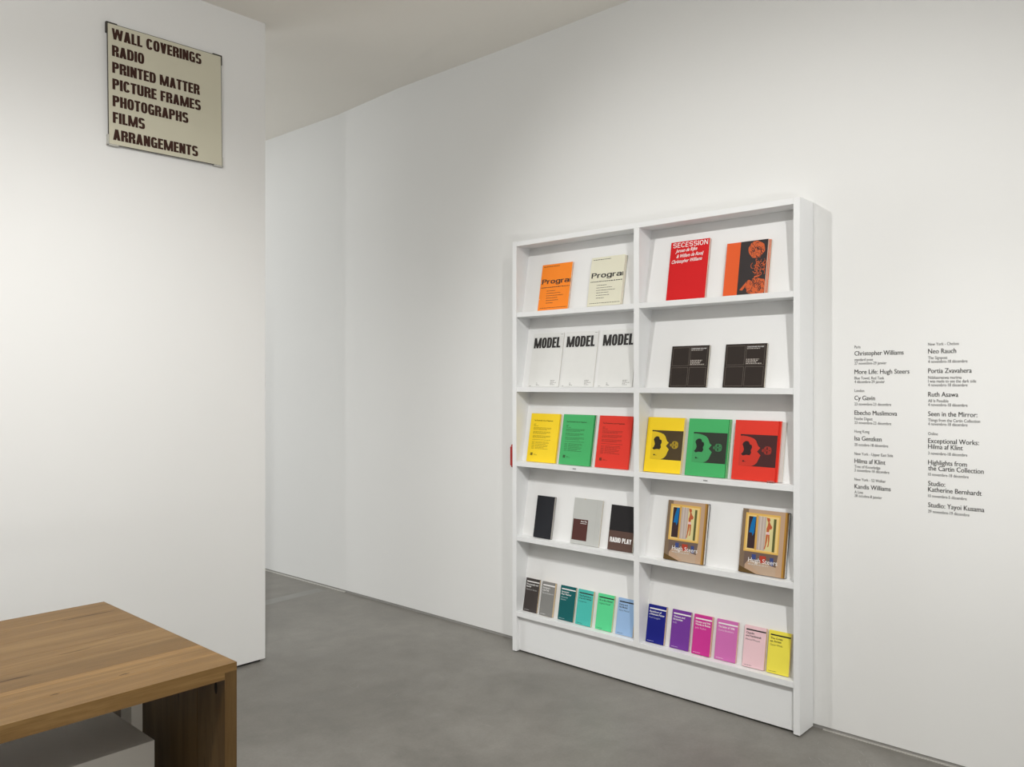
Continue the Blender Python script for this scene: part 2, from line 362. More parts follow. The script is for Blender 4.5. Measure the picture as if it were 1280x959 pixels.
# ---- condensed heavy sans capitals built from bars, slants and rings (cap height 1)
def glyph_text(name, body, x, y, cap, width, mat, parent, depth, s=0.20, b=0.155, gap=0.07, clip=None, wide=1.0):
    P = []; cur = 0.0
    W_ = {'I': s, 'W': .86, 'M': .76, 'E': .46, 'L': .44, 'F': .45, 'T': .50, 'A': .60, 'V': .58, 'Y': .58, 'r': .36, 'm': .92, ' ': .26}
    xh = .74
    for ch in body:
        w = W_.get(ch, .56)
        w = w if ch == 'I' else w * (1 + max(0, s - .2) * (2.8 if ch in 'MW' else 1.0))
        Q = []
        def R(x0, x1, y0, y1): Q.append([(x0, y0), (x1, y0), (x1, y1), (x0, y1)])
        def Dg(xb, xt, y0=0.0, y1=1.0, t=s * 1.06): Q.append([(xb, y0), (xb + t, y0), (xt + t, y1), (xt, y1)])
        def Rg(x0, x1, y0, y1, a0, a1, n=22, sx=s, sy=b):
            cx, cy, rx, ry = (x0 + x1) / 2, (y0 + y1) / 2, (x1 - x0) / 2, (y1 - y0) / 2
            p = .72 if s > .12 else .84
            def pt(a, r_x, r_y):
                c_, s_ = math.cos(a), math.sin(a)
                return (cx + r_x * math.copysign(abs(c_) ** p, c_), cy + r_y * math.copysign(abs(s_) ** p, s_))
            for i in range(n):
                A0 = math.radians(a0 + (a1 - a0) * i / n); A1 = math.radians(a0 + (a1 - a0) * (i + 1) / n)
                Q.append([pt(A0, rx, ry), pt(A1, rx, ry), pt(A1, max(rx - sx, .001), max(ry - sy, .001)), pt(A0, max(rx - sx, .001), max(ry - sy, .001))])
        if ch == 'I': R(0, s, 0, 1)
        elif ch == 'L': R(0, s, 0, 1); R(s, w, 0, b)
        elif ch == 'E': R(0, s, 0, 1); R(s, w, 0, b); R(s, w, 1 - b, 1); R(s, w * .94, .5 - b * .42, .5 + b * .5)
        elif ch == 'F': R(0, s, 0, 1); R(s, w, 1 - b, 1); R(s, w * .92, .5 - b * .5, .5 + b * .42)
        elif ch == 'H': R(0, s, 0, 1); R(w - s, w, 0, 1); R(s, w - s, .5 - b * .45, .5 + b * .5)
        elif ch == 'T': R((w - s) / 2, (w + s) / 2, 0, 1 - b); R(0, w, 1 - b, 1)
        elif ch == 'N': R(0, s * .92, 0, 1); R(w - s * .92, w, 0, 1); Q.append([(w - s * 1.05, 0), (w, 0), (s * 1.05, 1), (0, 1)])
        elif ch == 'M':
            R(0, s * .88, 0, 1); R(w - s * .88, w, 0, 1)
            Q.append([(w / 2 - s * .42, 0), (w / 2 + s * .42, 0), (s * 1.05, 1), (0, 1)]); Q.append([(w / 2 - s * .42, 0), (w / 2 + s * .42, 0), (w, 1), (w - s * 1.05, 1)])
        elif ch == 'A': Dg(0, w / 2 - s * .55); Q.append([(w - s * 1.06, 0), (w, 0), (w / 2 + s * .55, 1), (w / 2 - s * .55, 1)]); R(w * .25, w * .75, .20, .20 + b * .9)
        elif ch == 'V': Q.append([(w / 2 - s * .55, 0), (w / 2 + s * .55, 0), (s * 1.06, 1), (0, 1)]); Q.append([(w / 2 - s * .55, 0), (w / 2 + s * .55, 0), (w, 1), (w - s * 1.06, 1)])
        elif ch == 'W':
            t = s * .9; m = w / 2
            for xb, xt in ((w * .27, 0), (w * .27, m), (w * .73, m), (w * .73, w)):
                Q.append([(xb - t * .5, 0), (xb + t * .5, 0), (min(w, max(t, xt + t * .5)), 1), (max(0, min(w - t, xt - t * .5)), 1)])
        elif ch == 'Y': R((w - s) / 2, (w + s) / 2, 0, .44); Q.append([((w - s) / 2, .42), ((w + s) / 2, .42), (s * 1.06, 1), (0, 1)]); Q.append([((w - s) / 2, .42), ((w + s) / 2, .42), (w, 1), (w - s * 1.06, 1)])
        elif ch == 'O': Rg(0, w, -.01, 1.01, 0, 360, 36)
        elif ch == 'C': Rg(0, w, -.01, 1.01, 28, 332, 34)
        elif ch == 'G': Rg(0, w, -.01, 1.01, 28, 325, 34); R(w * .5, w, .38, .38 + b * .9); R(w - s * .8, w, .0, .40)
        elif ch == 'D': R(0, s, 0, 1); R(s, w * .55, 0, b); R(s, w * .55, 1 - b, 1); Rg(w * .02, w, 0, 1, -90, 90)
        elif ch == 'U': R(0, s, .28, 1); R(w - s, w, .28, 1); Rg(0, w, -.01, .58, 180, 360)
        elif ch in 'PR':
            R(0, s, 0, 1); R(s, w * .5, 1 - b, 1); R(s, w * .5, .42, .42 + b * .95); Rg(w * .0, w, .42, 1, -90, 90)
            if ch == 'R': Q.append([(w - s * 1.0, 0), (w + .03, 0), (w - s * .05, .40), (w - s * 1.05, .46)])
        elif ch == 'S': Rg(0, w * .98, .425, 1.01, 15, 270, 26); Rg(.0, w, -.01, .575, 90, -165, 26)
        elif ch == 'o': Rg(0, w, 0, xh, 0, 360, 32)
        elif ch == 'r': R(0, s, 0, xh); Rg(0, w * 1.35, .1, xh, 60, 150, 12)
        elif ch == 'g': Rg(0, w, .0, xh, 0, 360, 32); R(w - s, w, -.10, xh); Rg(0, w, -.27, .20, 180, 360, 18)
        elif ch == 'a': Rg(0, w * .98, 0, .46, 0, 360, 28); R(w - s, w, 0, .52); Rg(.02, w, .2, xh, 0, 165, 20)
        elif ch == 'm': R(0, s, 0, xh); R(w / 2 - s / 2, w / 2 + s / 2, 0, xh * .7); R(w - s, w, 0, xh * .7); Rg(0, w / 2 + s / 2, .2, xh, 0, 180, 18); Rg(w / 2 - s / 2, w, .2, xh, 0, 180, 18)
        for q in Q: P.append([(cur + u, v) for u, v in q])
        cur += w + gap
    cur -= gap; k = width / cur
    bm = bmesh.new(); d = depth
    for i, q in enumerate(P):
        bm.faces.new([bm.verts.new((x + u * k, -d - (i % 3) * 0.00002, y + v * cap)) for u, v in q])
    if clip is not None:
        bmesh.ops.bisect_plane(bm, geom=list(bm.verts) + list(bm.edges) + list(bm.faces), plane_co=(clip, 0, 0), plane_no=(1, 0, 0), clear_outer=True)
    return obj(name, bm, mat, parent)

# ------------------------------------------------------------------ books
ROT = (-TH, 0, -math.pi / 2)
def book(row, y_left, wd, ht, tk, cover, label, group, front=0.0, kind='paperback', edge=None, spine_right=False,
         name='book', cat='book', yaw=0.0, ct=0.0008, dy=0.0, back=None):
    """front = thickness of the copies standing behind it; origin = lower left corner of the front cover"""
    z = TOPZ[row] + 0.0007
    x = X0 - (front + tk + 0.0012) / math.cos(TH)
    z += tk * math.sin(TH)                                  # the tilted block rests on its lower back edge
    e = thing(name, label, cat, (x, y_left - dy, z), (ROT[0], ROT[1], ROT[2] + yaw), group)
    edge = edge or M_PAPER
    cov = box('front_cover', 0, wd, 0, ct, 0, ht, cover, e)
    bkc = box('back_cover', 0, wd, tk - ct, tk, 0, ht, back or cover, e)
    ins = 0.0015
    if kind == 'hardback': ins = 0.004
    if spine_right:
        box('spine', wd - ct, wd + 0.0004, ct, tk - ct, 0, ht, cover, e)
        box('page_block', ins * .3, wd - ct, ct, tk - ct, ins * .4, ht - ins, edge, e)
    else:
        box('spine', -0.0004, ct, ct, tk - ct, 0, ht, cover, e)
        box('page_block', ct, wd - ins * .5, ct, tk - ct, ins * .4, ht - ins, edge, e)
    return e, cov

def quad(name, x0, x1, y0, y1, mat, par, depth=0.0003):
    return poly_mesh(name, [[(x0, -depth, y0), (x1, -depth, y0), (x1, -depth, y1), (x0, -depth, y1)]], mat, par)

C = lambda n, r, g, b: paint(n, (r, g, b), 0.55, 0.01, 20, 0.0, 200, 0.18)

# row 1 left: two books with a large cropped title
def program(yl, ht, tk, cov, label, copies, g):
    wd = 0.211
    e, c = book(0, yl, wd, ht, tk, cov, label, g)
    glyph_text('title', 'Program', 0.010, ht * 0.575, 0.0275, 0.248, M_INK, c, 0.0004, s=.15, b=.155, gap=.06, clip=wd - 0.0015)
    poly_mesh('printed_text', bars([(0.012, ht * 0.945, 0.112)], 0.0004, 0.003, wmul=0.8), M_INK, c)
    poly_mesh('printed_text', bars([(0.008, ht * 0.490, wd - 0.012)], 0.0004, 0.0042, wmul=0.8), M_INK, c)
    ls = [(0.05, .415, .062), (0.05, .363, .098), (0.05, .312, .118), (0.052, .262, .078), (0.052, .210, .085), (0.054, .155, .05)]
    poly_mesh('printed_text', bars([(x, ht * v, l) for x, v, l in ls] + [(0.015, ht * .052, .19)], 0.0004, 0.0026, wmul=0.8), M_INK, c)
    return e, c
G1 = 'books with cropped black titles in the top row'
e, c = program(2.9425, 0.262, 0.009, C('orange_cover', 252, 140, 40), 'bright orange paperback with cropped black title, top row of left bay', 1, G1)
for u, v in ((0.0035, 0.60), (0.0035, 0.245)):
    quad('white_dot', u, u + 0.0035, v * .262, v * .262 + 0.0035, M_WINK, c, 0.0005)
program(2.594, 0.262, 0.019, C('cream_cover', 224, 221, 200), 'cream paperback with cropped black title, top row of left bay', 1, G1)

# row 1 right
RED = C('red_cover', 208, 20, 24)
e, c = book(0, 2.1225, 0.2085, 0.292, 0.010, RED, 'bright red paperback with white block and script lettering in the top row', None)
glyph_text('title', 'SECESSION', 0.012, 0.263, 0.0235, 0.188, M_WINK, c, 0.0004, s=.11, b=.12, gap=.12)
text('author', 'Jeroen de Rijke', 0.028, 0.238, 0.0165, M_WINK, c, 0.0004, width=0.118, bold=0.014, shear=0.35, rise=0.03)
text('author', '& Willem de Rooij', 0.036, 0.211, 0.0165, M_WINK, c, 0.0004, width=0.146, bold=0.014, shear=0.35, rise=0.03)
text('author', 'Christopher Williams', 0.012, 0.184, 0.0165, M_WINK, c, 0.0004, width=0.165, bold=0.014, shear=0.35, rise=0.03)

ORG = C('orange_red_cover', 226, 92, 40); CHAR = C('charcoal_print', 52, 46, 46); ORD = C('burnt_orange_print', 205, 95, 50)
def curly(yl, label, front, tk, face=True, dy=0.0):
    wd, ht = 0.200, 0.249
    e, c = book(0, yl, wd, ht, tk, ORG, label, 'stack of orange and charcoal books', front, dy=dy, back=M_PAPER)
    if not face: return
    quad('charcoal_panel', wd * .345, wd, 0, ht, CHAR, c, 0.0003)
    rnd = random.Random(4)
    def ell(cx, cy, rx, ry, mat, d, wob=0.08, n=22, x1=wd):
        pts = []
        for i in range(n):
            a = 2 * math.pi * i / n; k = 1 + rnd.uniform(-wob, wob)
            pts.append((min(x1, cx + rx * k * math.cos(a)), -d, max(0, min(ht, cy + ry * k * math.sin(a)))))
        return pts
    def strokes(cx, cy, rx, ry, n, wdt):
        ps = []
        for _ in range(int(n * 1.7)):
            b0 = rnd.uniform(0, 2 * math.pi); q = math.sqrt(rnd.random()) * .95
            ux, uy = cx + rx * q * math.cos(b0), cy + ry * q * math.sin(b0)      # each curl has its own centre
            a = rnd.uniform(0, 2 * math.pi); r = rnd.uniform(.004, .011); da = rnd.uniform(1.2, 3.0); th_ = rnd.uniform(.0012, .0026)
            for s in range(5):
                a0, a1 = a + da * s / 5, a + da * (s + 1) / 5
                P = []
                for aa, rr in ((a0, r), (a1, r), (a1, r + th_), (a0, r + th_)):
                    P.append((ux + rr * math.cos(aa), uy + rr * 1.2 * math.sin(aa)))
                if all(wd * .35 < p[0] < wd - .001 and 0 < p[1] < ht for p in P): ps.append([(p[0], -0.0007, p[1]) for p in P])
        return ps
    heads = [(.74, .83, .205, .155, .06, 22, 1), (.84, .50, .17, .15, .05, 26, 0), (.80, .13, .25, .16, .06, 30, 1)]
    lit = []; dark = []; glow = []
    for cx, cy, rx, ry, wdt, n, on in heads:
        cx, rx, cy, ry = cx * wd, rx * wd, cy * ht, ry * ht
        if on:
            lit.append(ell(cx, cy, rx, ry, ORD, 0.0005)); dark += strokes(cx, cy, rx, ry, n, wdt)
        else:
            glow += strokes(cx, cy, rx, ry, n, wdt)
    lit.append([(wd * .40, -.0005, ht * .09), (wd * .47, -.0005, ht * .08), (wd * .66, -.0005, ht * .26), (wd * .60, -.0005, ht * .28)])
    lit.append([(wd * .72, -.0005, ht * .29), (wd * .86, -.0005, ht * .32), (wd * .86, -.0005, ht * .345), (wd * .74, -.0005, ht * .33)])
    poly_mesh('curly_heads_print', lit + glow, ORD, c)
    poly_mesh('curl_strokes', dark, CHAR, c)
curly(1.8145, 'orange and charcoal paperback with curly-haired heads print, front copy of its stack', 0.014, 0.008)
curly(1.8145, 'orange and charcoal paperback, middle copy behind the curly-haired heads print', 0.0068, 0.0068, False, 0.0035)
curly(1.8145, 'orange and charcoal paperback, rearmost copy behind the curly-haired heads print', 0.0, 0.0064, False, 0.007)

# row 2 left: three posters or programmes headed MODEL
PALE = C('pale_grey_cover', 226, 226, 223)
for i, (yl, where) in enumerate(((3.018, 'leftmost of the three, by the outer side'), (2.785, 'middle of the three'), (2.5425, 'rightmost of the three, by the divider'))):
    wd, ht = 0.2185, 0.302
    e, c = book(1, yl, wd, ht, 0.003, PALE, 'pale grey booklet with heavy black five-letter heading, ' + where, 'pale grey booklets with black headings', name='booklet', cat='booklet', ct=0.0005)
    quad('printed_panel', 0.004, wd - 0.004, ht * .705, ht * .935, C('paler_grey_print', 217, 217, 214), c, 0.0003)
    glyph_text('title', 'MODEL', 0.010, ht * 0.722, ht * .195, 0.190, M_INK, c, 0.0005, s=.265, b=.17, gap=.04)
    g_ = C('grey_print', 150, 148, 146)
    poly_mesh('printed_text', bars([(0.058, ht * v, l) for v, l in ((.066, .007), (.046, .012), (.028, .022))] +
              [(0.158, ht * v, l) for v, l in ((.115, .030), (.095, .024), (.075, .042), (.055, .018), (.036, .03))] +
              [(0.010, ht * .012, .012), (0.195, ht * .965, .018)], 0.0004, 0.0026, wmul=.7), g_, c)

# row 2 right: two square dark books
BRN = C('dark_brown_cover', 46, 38, 33); LINE = C('thin_grey_line', 122, 112, 104)
for yl, label in ((2.108, 'square dark brown book with thin-lined grid cover, left one in second row'), (1.823, 'square dark brown book with thin-lined grid cover, right one in second row')):
    wd, ht = 0.201, 0.2005
    e, c = book(1, yl, wd, ht, 0.009, BRN, label, 'square dark brown books', edge=M_PAPER)
    t = 0.0011; ps = []
    def rect(x0, x1, y0, y1):
        for a, b_, p, q in ((x0, x1, y0, y0 + t), (x0, x1, y1 - t, y1), (x0, x0 + t, y0, y1), (x1 - t, x1, y0, y1)):
            ps.append([(a, -.0004, p), (b_, -.0004, p), (b_, -.0004, q), (a, -.0004, q)])
    for a in (0.008, 0.1035):
        for b_ in (0.006, 0.103): rect(a, a + 0.089, b_, b_ + 0.089)
    poly_mesh('grid_lines', ps, LINE, c)
    text('title', 'CHRISTOPHER WILLIAMS', 0.1065, 0.1835, 0.0042, M_WINK, c, 0.0005, width=0.080, bold=0.02)
    poly_mesh('printed_text', bars([(0.1065, .1765, .062)], 0.0005, 0.003, wmul=.6), C('pale_brown_print', 190, 182, 174), c)
    poly_mesh('printed_text', bars([(0.1065, v, l) for v, l in ((.127, .062), (.1205, .056), (.114, .050), (.1075, .074))], 0.0005, 0.0034, wmul=.6), C('pale_brown_print', 190, 182, 174), c)

# row 3: yellow, green and red, text covers left, portrait covers right
YEL = C('yellow_cover', 250, 214, 42); GRN = C('green_cover', 72, 176, 104); RD3 = C('red_orange_cover', 222, 58, 44)
PINK = C('pale_pink_cover', 232, 196, 190)
WD3, HT3 = 0.205, 0.270
def mixc(a, b, t): return tuple(int(a[i] * (1 - t) + b[i] * t) for i in range(3))
cols3 = {'yellow': (YEL, (250, 214, 42)), 'green': (GRN, (72, 176, 104)), 'red': (RD3, (222, 58, 44))}
def textback(col, yl, label, tk, rest, yaw=0):
    m, rgb = cols3[col]
    e, c = book(2, yl, WD3, HT3, tk, m, label, col + ' books with black text covers', rest, spine_right=True)
    ink = C(col + '_dull_print', *mixc(rgb, (40, 36, 20), 0.72)); ink2 = C(col + '_fine_print', *mixc(rgb, (40, 36, 20), 0.36))
    text('title', 'The Production Line of Happiness', 0.024, HT3 * .842, 0.0066, ink, c, 0.0004, width=0.136, bold=0.02)
    ls = [(.026, .775, .016), (.026, .757, .012), (.026, .735, .032)]
    v = .700
    for n_, ln in ((3, .128), (3, .126), (3, .128), (1, .134)):
        for q in range(n_): ls.append((.026, v, ln - (.03 if q == n_ - 1 and n_ > 1 else random.uniform(0, .004)))); v -= .0205
        v -= .021
    for q, ln in enumerate((.118, .122, .10, .118, .112, .09, .12)): ls.append((.026, v, .020)); ls.append((.052, v, ln - .026)); v -= .0235
    poly_mesh('printed_text', bars([(x, HT3 * vv, l) for x, vv, l in ls], 0.0004, 0.0025, wmul=1.1), ink2, c)
    poly_mesh('printed_text', bars([(.048, HT3 * .155, .014), (.048, HT3 * .138, .026)], 0.0004, 0.0022), ink2, c)
    quad('printed_square', .024, .040, HT3 * .13, HT3 * .13 + .0155, C(col + '_square_print', *mixc(rgb, (40, 36, 20), 0.55)), c, 0.0004)
    return e
def portrait(col, yl, label, tk, rest, dy=0.0, face=True, spine=True):
    m, rgb = cols3[col]
    e, c = book(2, yl, WD3, HT3, tk, m, label, col + ' books with a sideways portrait', rest, spine_right=spine, dy=dy)
    if not face: return e
    x0, x1, y1, y0 = .030, WD3 - .0004, HT3 * (1 - .238), HT3 * (1 - .765)
    P = lambda a, b_, d: (x0 + (x1 - x0) * a, -d, y1 - (y1 - y0) * b_)
    dk = C(col + '_portrait_ground', *mixc(rgb, (48, 38, 40), 0.86)); sh = C(col + '_portrait_shirt', *mixc(rgb, (60, 50, 50), 0.12)); fc = C(col + '_portrait_face', *mixc(rgb, (50, 40, 40), 0.38)); bl = C(col + '_portrait_dark', *mixc(rgb, (36, 32, 34), 0.93))
    mk = lambda n, pl, mt, d: poly_mesh(n, [[P(a, b_, d) for a, b_ in q] for q in pl], mt, c)
    mk('portrait_ground', [[(0, 0), (0, 1), (1, 1), (1, 0)]], dk, .0003)
    bd = [(0, .05), (.08, .045), (.18, .06), (.28, .085), (.38, .13), (.44, .20), (.475, .29), (.505, .36), (.565, .41), (.53, .46), (.485, .53), (.53, .58), (.585, .64), (.555, .72), (.53, .80), (.50, .88), (.44, .95), (.35, .995), (0, 1)]
    strips = []
    tri = [(0, .5)]
    for a, b_ in zip(bd, bd[1:]): strips.append([(0, .5), a, b_])
    mk('shirt_print', strips, sh, .0005)
    mk('folded_shape_print', [[(.09, .27), (.14, .22), (.20, .21), (.25, .24), (.27, .31), (.33, .34), (.34, .42), (.31, .50), (.33, .58), (.29, .66), (.20, .65), (.10, .68), (.05, .63), (.10, .57), (.12, .48), (.10, .40), (.07, .33)],
                               [(.10, .84), (.13, .82), (.15, .85), (.22, .87), (.15, .87), (.11, .88)], [(.0, .0), (.12, .0), (.12, .025), (.0, .05)]], bl, .0007)
    mk('face_print', [[(.61, .46), (.66, .43), (.66, .54), (.61, .52)],
                      [(.67, .40), (.70, .36), (.76, .35), (.82, .36), (.86, .40), (.87, .48), (.86, .56), (.82, .60), (.76, .61), (.70, .60), (.67, .55)]], fc, .0005)
    mk('features_print', [[(.735, .38), (.765, .38), (.765, .46), (.735, .46)], [(.735, .50), (.765, .50), (.765, .58), (.735, .58)], [(.69, .45), (.705, .45), (.705, .52), (.69, .52)], [(.80, .47), (.84, .47), (.84, .49), (.80, .49)]], bl, .0007)
    return e
textback('yellow', 3.0225, 'yellow book with text cover, front copy, far left of third row', .006, .0058)
book(2, 3.0225, WD3, HT3 - .002, .0055, C('pale_yellow_back', 226, 200, 90), 'yellow book, rear copy behind the yellow text cover', 'yellow books with black text covers', 0.0, dy=.0045)
textback('green', 2.7865, 'green book with text cover, front copy, third row of left bay', .009, .0078)
book(2, 2.7865, WD3, HT3 - .001, .0075, C('green_back', 62, 140, 90), 'green book, rear copy behind the green text cover', 'green books with black text covers', 0.0, dy=.005)
textback('red', 2.5495, 'red book with text cover, front copy, beside the divider in third row', .005, .0062)
book(2, 2.5495, WD3, HT3 - .002, .006, C('pale_red_back', 190, 70, 60), 'red book, rear copy behind the red text cover by the divider', 'red books with black text covers', 0.0, dy=.004)
G = {}
portrait('yellow', 2.246, 'yellow book with sideways portrait, front copy, third row of right bay', .010, .0075, spine=False)
portrait('yellow', 2.246, 'yellow book, rear copy showing behind the yellow sideways portrait', .0073, 0, dy=-.002, face=False, spine=False)
portrait('green', 2.013, 'green book with sideways portrait, front copy, middle of third row', .009, .0128)
portrait('green', 2.013, 'green book, middle copy behind the green sideways portrait', .0066, .0060, dy=.003, face=False, spine=False)
portrait('green', 2.013, 'green book, rearmost copy behind the green sideways portrait', .0058, 0, dy=.006, face=False, spine=False)
portrait('red', 1.7715, 'red book with sideways portrait, front copy, far right of third row', .010, .0150)
portrait('red', 1.7715, 'red book, second copy behind the red sideways portrait', .0072, .0076, dy=.010, face=False, spine=False)
book(2, 1.7715, WD3, HT3 - .004, .0074, C('pale_grey_back', 206, 200, 196), 'pale backed book, rearmost in the stack of the red sideways portrait', 'red books with a sideways portrait', 0.0, dy=.026)

# row 4 left
e, c = book(3, 2.970, 0.124, 0.229, 0.014, C('near_black_cover', 33, 34, 39), 'slim black plain-covered book, far left of fourth row', None, edge=C('grey_page_edges', 178, 174, 168))
e, c = book(3, 2.714, 0.186, 0.241, 0.008, C('light_grey_cover', 190, 191, 187), 'light grey book with small maroon square, middle of left bay fourth row', None)
quad('maroon_panel', 0.006, 0.104, 0.020, 0.130, C('maroon_print', 84, 48, 44), c)
text('title', 'Stage Play', 0.05, 0.117, 0.0065, M_WINK, c, 0.0005, right=0.097, width=0.040, bold=0.02)
poly_mesh('printed_text', bars([(0.055, .108, .042)], 0.0005, 0.0028, wmul=.6), M_WINK, c)
quad('cover_fold', 0.152, 0.1528, 0, 0.241, C('fold_grey', 172, 172, 168), c)
quad('ribbon_marker', 0.068, 0.0715, 0.235, 0.241, C('tan_ribbon', 190, 170, 120), c)
e, c = book(3, 2.4705, 0.1505, 0.228, 0.009, C('black_cover', 36, 34, 35), 'black and brown book with white capitals beside the divider, fourth row', None)
quad('brown_band', 0, 0.1505, 0, 0.098, C('brown_print', 92, 70, 62), c)
glyph_text('title', 'RADIO PLAY', 0.010, 0.040, 0.0245, 0.132, M_WINK, c, 0.0005, s=.225, b=.15, gap=.05)

# row 4 right: two art books
def artbook(yl, label):
    wd, ht = 0.2165, 0.2835
    tan = C('tan_cover', 186, 156, 130)
    e, c = book(3, yl, wd, ht, 0.017, tan, label, 'art books with a framed figure on the cover', kind='hardback', ct=0.0022, back=C('navy_board', 24, 28, 34), edge=C('bright_pages', 240, 240, 238))
    P = lambda a, b_, d: (wd * a, -d, ht * (1 - b_))
    def mk(n, polys, rgb, d): return poly_mesh(n, [[P(a, b_, d) for a, b_ in q] for q in polys], C(n, *rgb), c)
    R = lambda a0, a1, b0, b1: [(a0, b0), (a0, b1), (a1, b1), (a1, b0)]
    mk('wall_print', [R(0, .13, 0, 1)], (128, 108, 88), .0003)
    mk('tan_edge_print', [R(.925, 1, 0, 1)], (176, 130, 58), .0003)
    mk('brown_line_print', [R(.965, 1, 0, 1)], (120, 88, 44), .0004)
    mk('frame_print', [R(.075, .83, .06, .665)], (222, 178, 92), .0005)
    mk('frame_inner_print', [R(.115, .80, .09, .64)], (232, 200, 130), .0006)
    mk('dark_doorway_print', [R(.145, .31, .115, .615)], (60, 44, 46), .0007)
    mk('blue_cloth_print', [[(.24, .115), (.30, .115), (.29, .25), (.285, .36), (.25, .42), (.235, .37), (.17, .37), (.19, .27), (.21, .2)]], (20, 110, 172), .0008)
    mk('jamb_print', [R(.31, .355, .09, .63)], (206, 160, 82), .0008)
    mk('curtain_print', [R(.355, .53, .10, .625)], (186, 170, 160), .0007)
    mk('curtain_fold_print', [R(.40, .42, .10, .62), R(.47, .485, .10, .62)], (208, 196, 186), .0008)
    mk('far_room_print', [R(.53, .69, .115, .625)], (214, 204, 148), .0007)
    mk('olive_strip_print', [R(.69, .745, .12, .63)], (92, 92, 52), .0008)
    mk('figure_print', [[(.535, .11), (.60, .115), (.615, .15), (.59, .175), (.56, .17), (.545, .14)],
                        [(.575, .17), (.60, .17), (.625, .21), (.665, .245), (.655, .28), (.61, .29), (.60, .33), (.55, .335), (.545, .28), (.565, .23)],
                        [(.545, .365), (.585, .37), (.575, .47), (.555, .55), (.54, .60), (.515, .60), (.535, .54), (.54, .46)],
                        [(.585, .37), (.62, .37), (.625, .46), (.615, .55), (.585, .57), (.60, .50)]], (186, 92, 58), .0009)
    mk('figure_wrap_print', [[(.54, .33), (.61, .33), (.62, .37), (.54, .37)]], (226, 190, 190), .0010)
    mk('shade_print', [[(.10, .665), (.83, .665), (.80, .86), (.60, .82), (.20, .80), (.10, .90)]], (112, 94, 84), .0005)
    mk('pale_floor_print', [[(.20, .80), (.60, .82), (.80, .86), (.80, 1.0), (.50, 1.0), (.22, .86)]], (184, 160, 138), .0006)
    mk('blue_jar_print', [R(.27, .36, .70, .78), [(.66, .72), (.74, .72), (.74, .84), (.68, .84)]], (60, 74, 130), .0007)
    mk('red_jar_print', [[(.44, .71), (.58, .71), (.58, .82), (.45, .82)]], (178, 66, 46), .0007)
    mk('dark_rug_print', [[(0, .90), (.12, .93), (.40, 1.0), (0, 1.0)]], (96, 74, 40), .0006)
    text('title', 'Hugh Steers', wd * .20, ht * .175, 0.0195, M_WINK, c, 0.0012, width=wd * .63)
    poly_mesh('printed_text', bars([(wd * .20, ht * .135, wd * .44)], 0.0012, 0.0036, wmul=.8), C('pale_print', 200, 192, 184), c)
artbook(2.1325, 'hardback art book with framed painting cover, left of the pair in fourth row')
artbook(1.740, 'hardback art book with framed painting cover, right of the pair in fourth row')

# row 5: twelve slim paperbacks
G5 = 'slim colour-coded paperbacks in the bottom row'
small = [
 (3.0515, 'dark_grey', (70, 64, 62), 1, ['Photography and', 'Belief'], ['David Levi Strauss'], .100, .008, 'dark charcoal'),
 (2.9275, 'mid_grey', (132, 131, 128), 1, ['Duchamp\u2019s', 'Last Day'], ['Donald Shambroom'], .092, .014, 'mid grey'),
 (2.8005, 'teal', (14, 92, 94), 1, ['Summoning', 'Pearl Harbor'], ['Alexander', 'Nemerov'], .104, .008, 'dark teal'),
 (2.6765, 'turquoise', (74, 186, 174), 0, ['The Psychology', 'of an Art Writer'], ['Vernon Lee'], .100, .013, 'turquoise'),
 (2.5485, 'mint', (92, 212, 146), 0, ['Oh, to Be a Painter!'], ['Virginia Woolf'], .103, .010, 'mint green'),
 (2.4205, 'pale_blue', (152, 184, 222), 0, ['Degas and', 'His Model'], ['Alice Michel'], .104, .010, 'pale blue'),
 (2.2375, 'navy', (28, 34, 128), 1, ['Ramblings of', 'a Wannabe Painter'], ['Paul Gauguin'], .102, .012, 'navy blue'),
 (2.1035, 'purple', (116, 58, 152), 1, ['Visions and', 'Ecstasies'], ['H.D.'], .103, .009, 'purple'),
 (1.9805, 'magenta', (204, 56, 146), 1, ['Giotto and His', 'Works in Padua'], ['John Ruskin'], .094, .016, 'magenta'),
 (1.8645, 'pink', (206, 112, 178), 1, ['The Salon of 1846'], ['Charles Baudelaire'], .106, .011, 'orchid pink'),
 (1.7245, 'light_pink', (236, 200, 206), 0, ['Chardin', 'and Rembrandt'], ['Marcel Proust'], .103, .013, 'pale pink'),
 (1.6085, 'lemon', (240, 226, 84), 0, ['The Critic', 'as Artist'], ['Oscar Wilde'], .101, .014, 'lemon yellow')]
for i, (yl, cn, rgb, white, tl, au, wd, tk, nice) in enumerate(small):
    ht = 0.1805
    e, c = book(4, yl, wd, ht, tk, C(cn + '_cover', *rgb), f'slim {nice} paperback with a {"white" if white else "black"} bar, bottom row', G5, edge=M_CREAMP)
    ink = M_WINK if white else M_INK
    quad('title_bar', 0.008, wd - 0.0008, ht - 0.0205, ht - 0.0145, ink, c)
    y = ht - 0.036
    full = {'Photography and': .084, 'a Wannabe Painter': .086, 'Oh, to Be a Painter!': .086, 'The Salon of 1846': .082}
    for s in tl:
        text('title', s, 0.0085, y, 0.0082, ink, c, 0.0004, width=full.get(s) or min(0.0056 * len(s), .083), bold=0.018); y -= 0.0125
    y -= 0.003
    soft = C(cn + '_soft_print', *mixc(rgb, (245, 245, 245) if white else (30, 30, 30), 0.72))
    for s in au:
        text('author', s, 0.0085, y, 0.0076, soft, c, 0.0004, width=min(0.0052 * len(s), .078)); y -= 0.0125
    poly_mesh('printed_text', bars([(0.009, 0.0075, .036)], 0.0004, 0.0020, wmul=.5), soft, c)

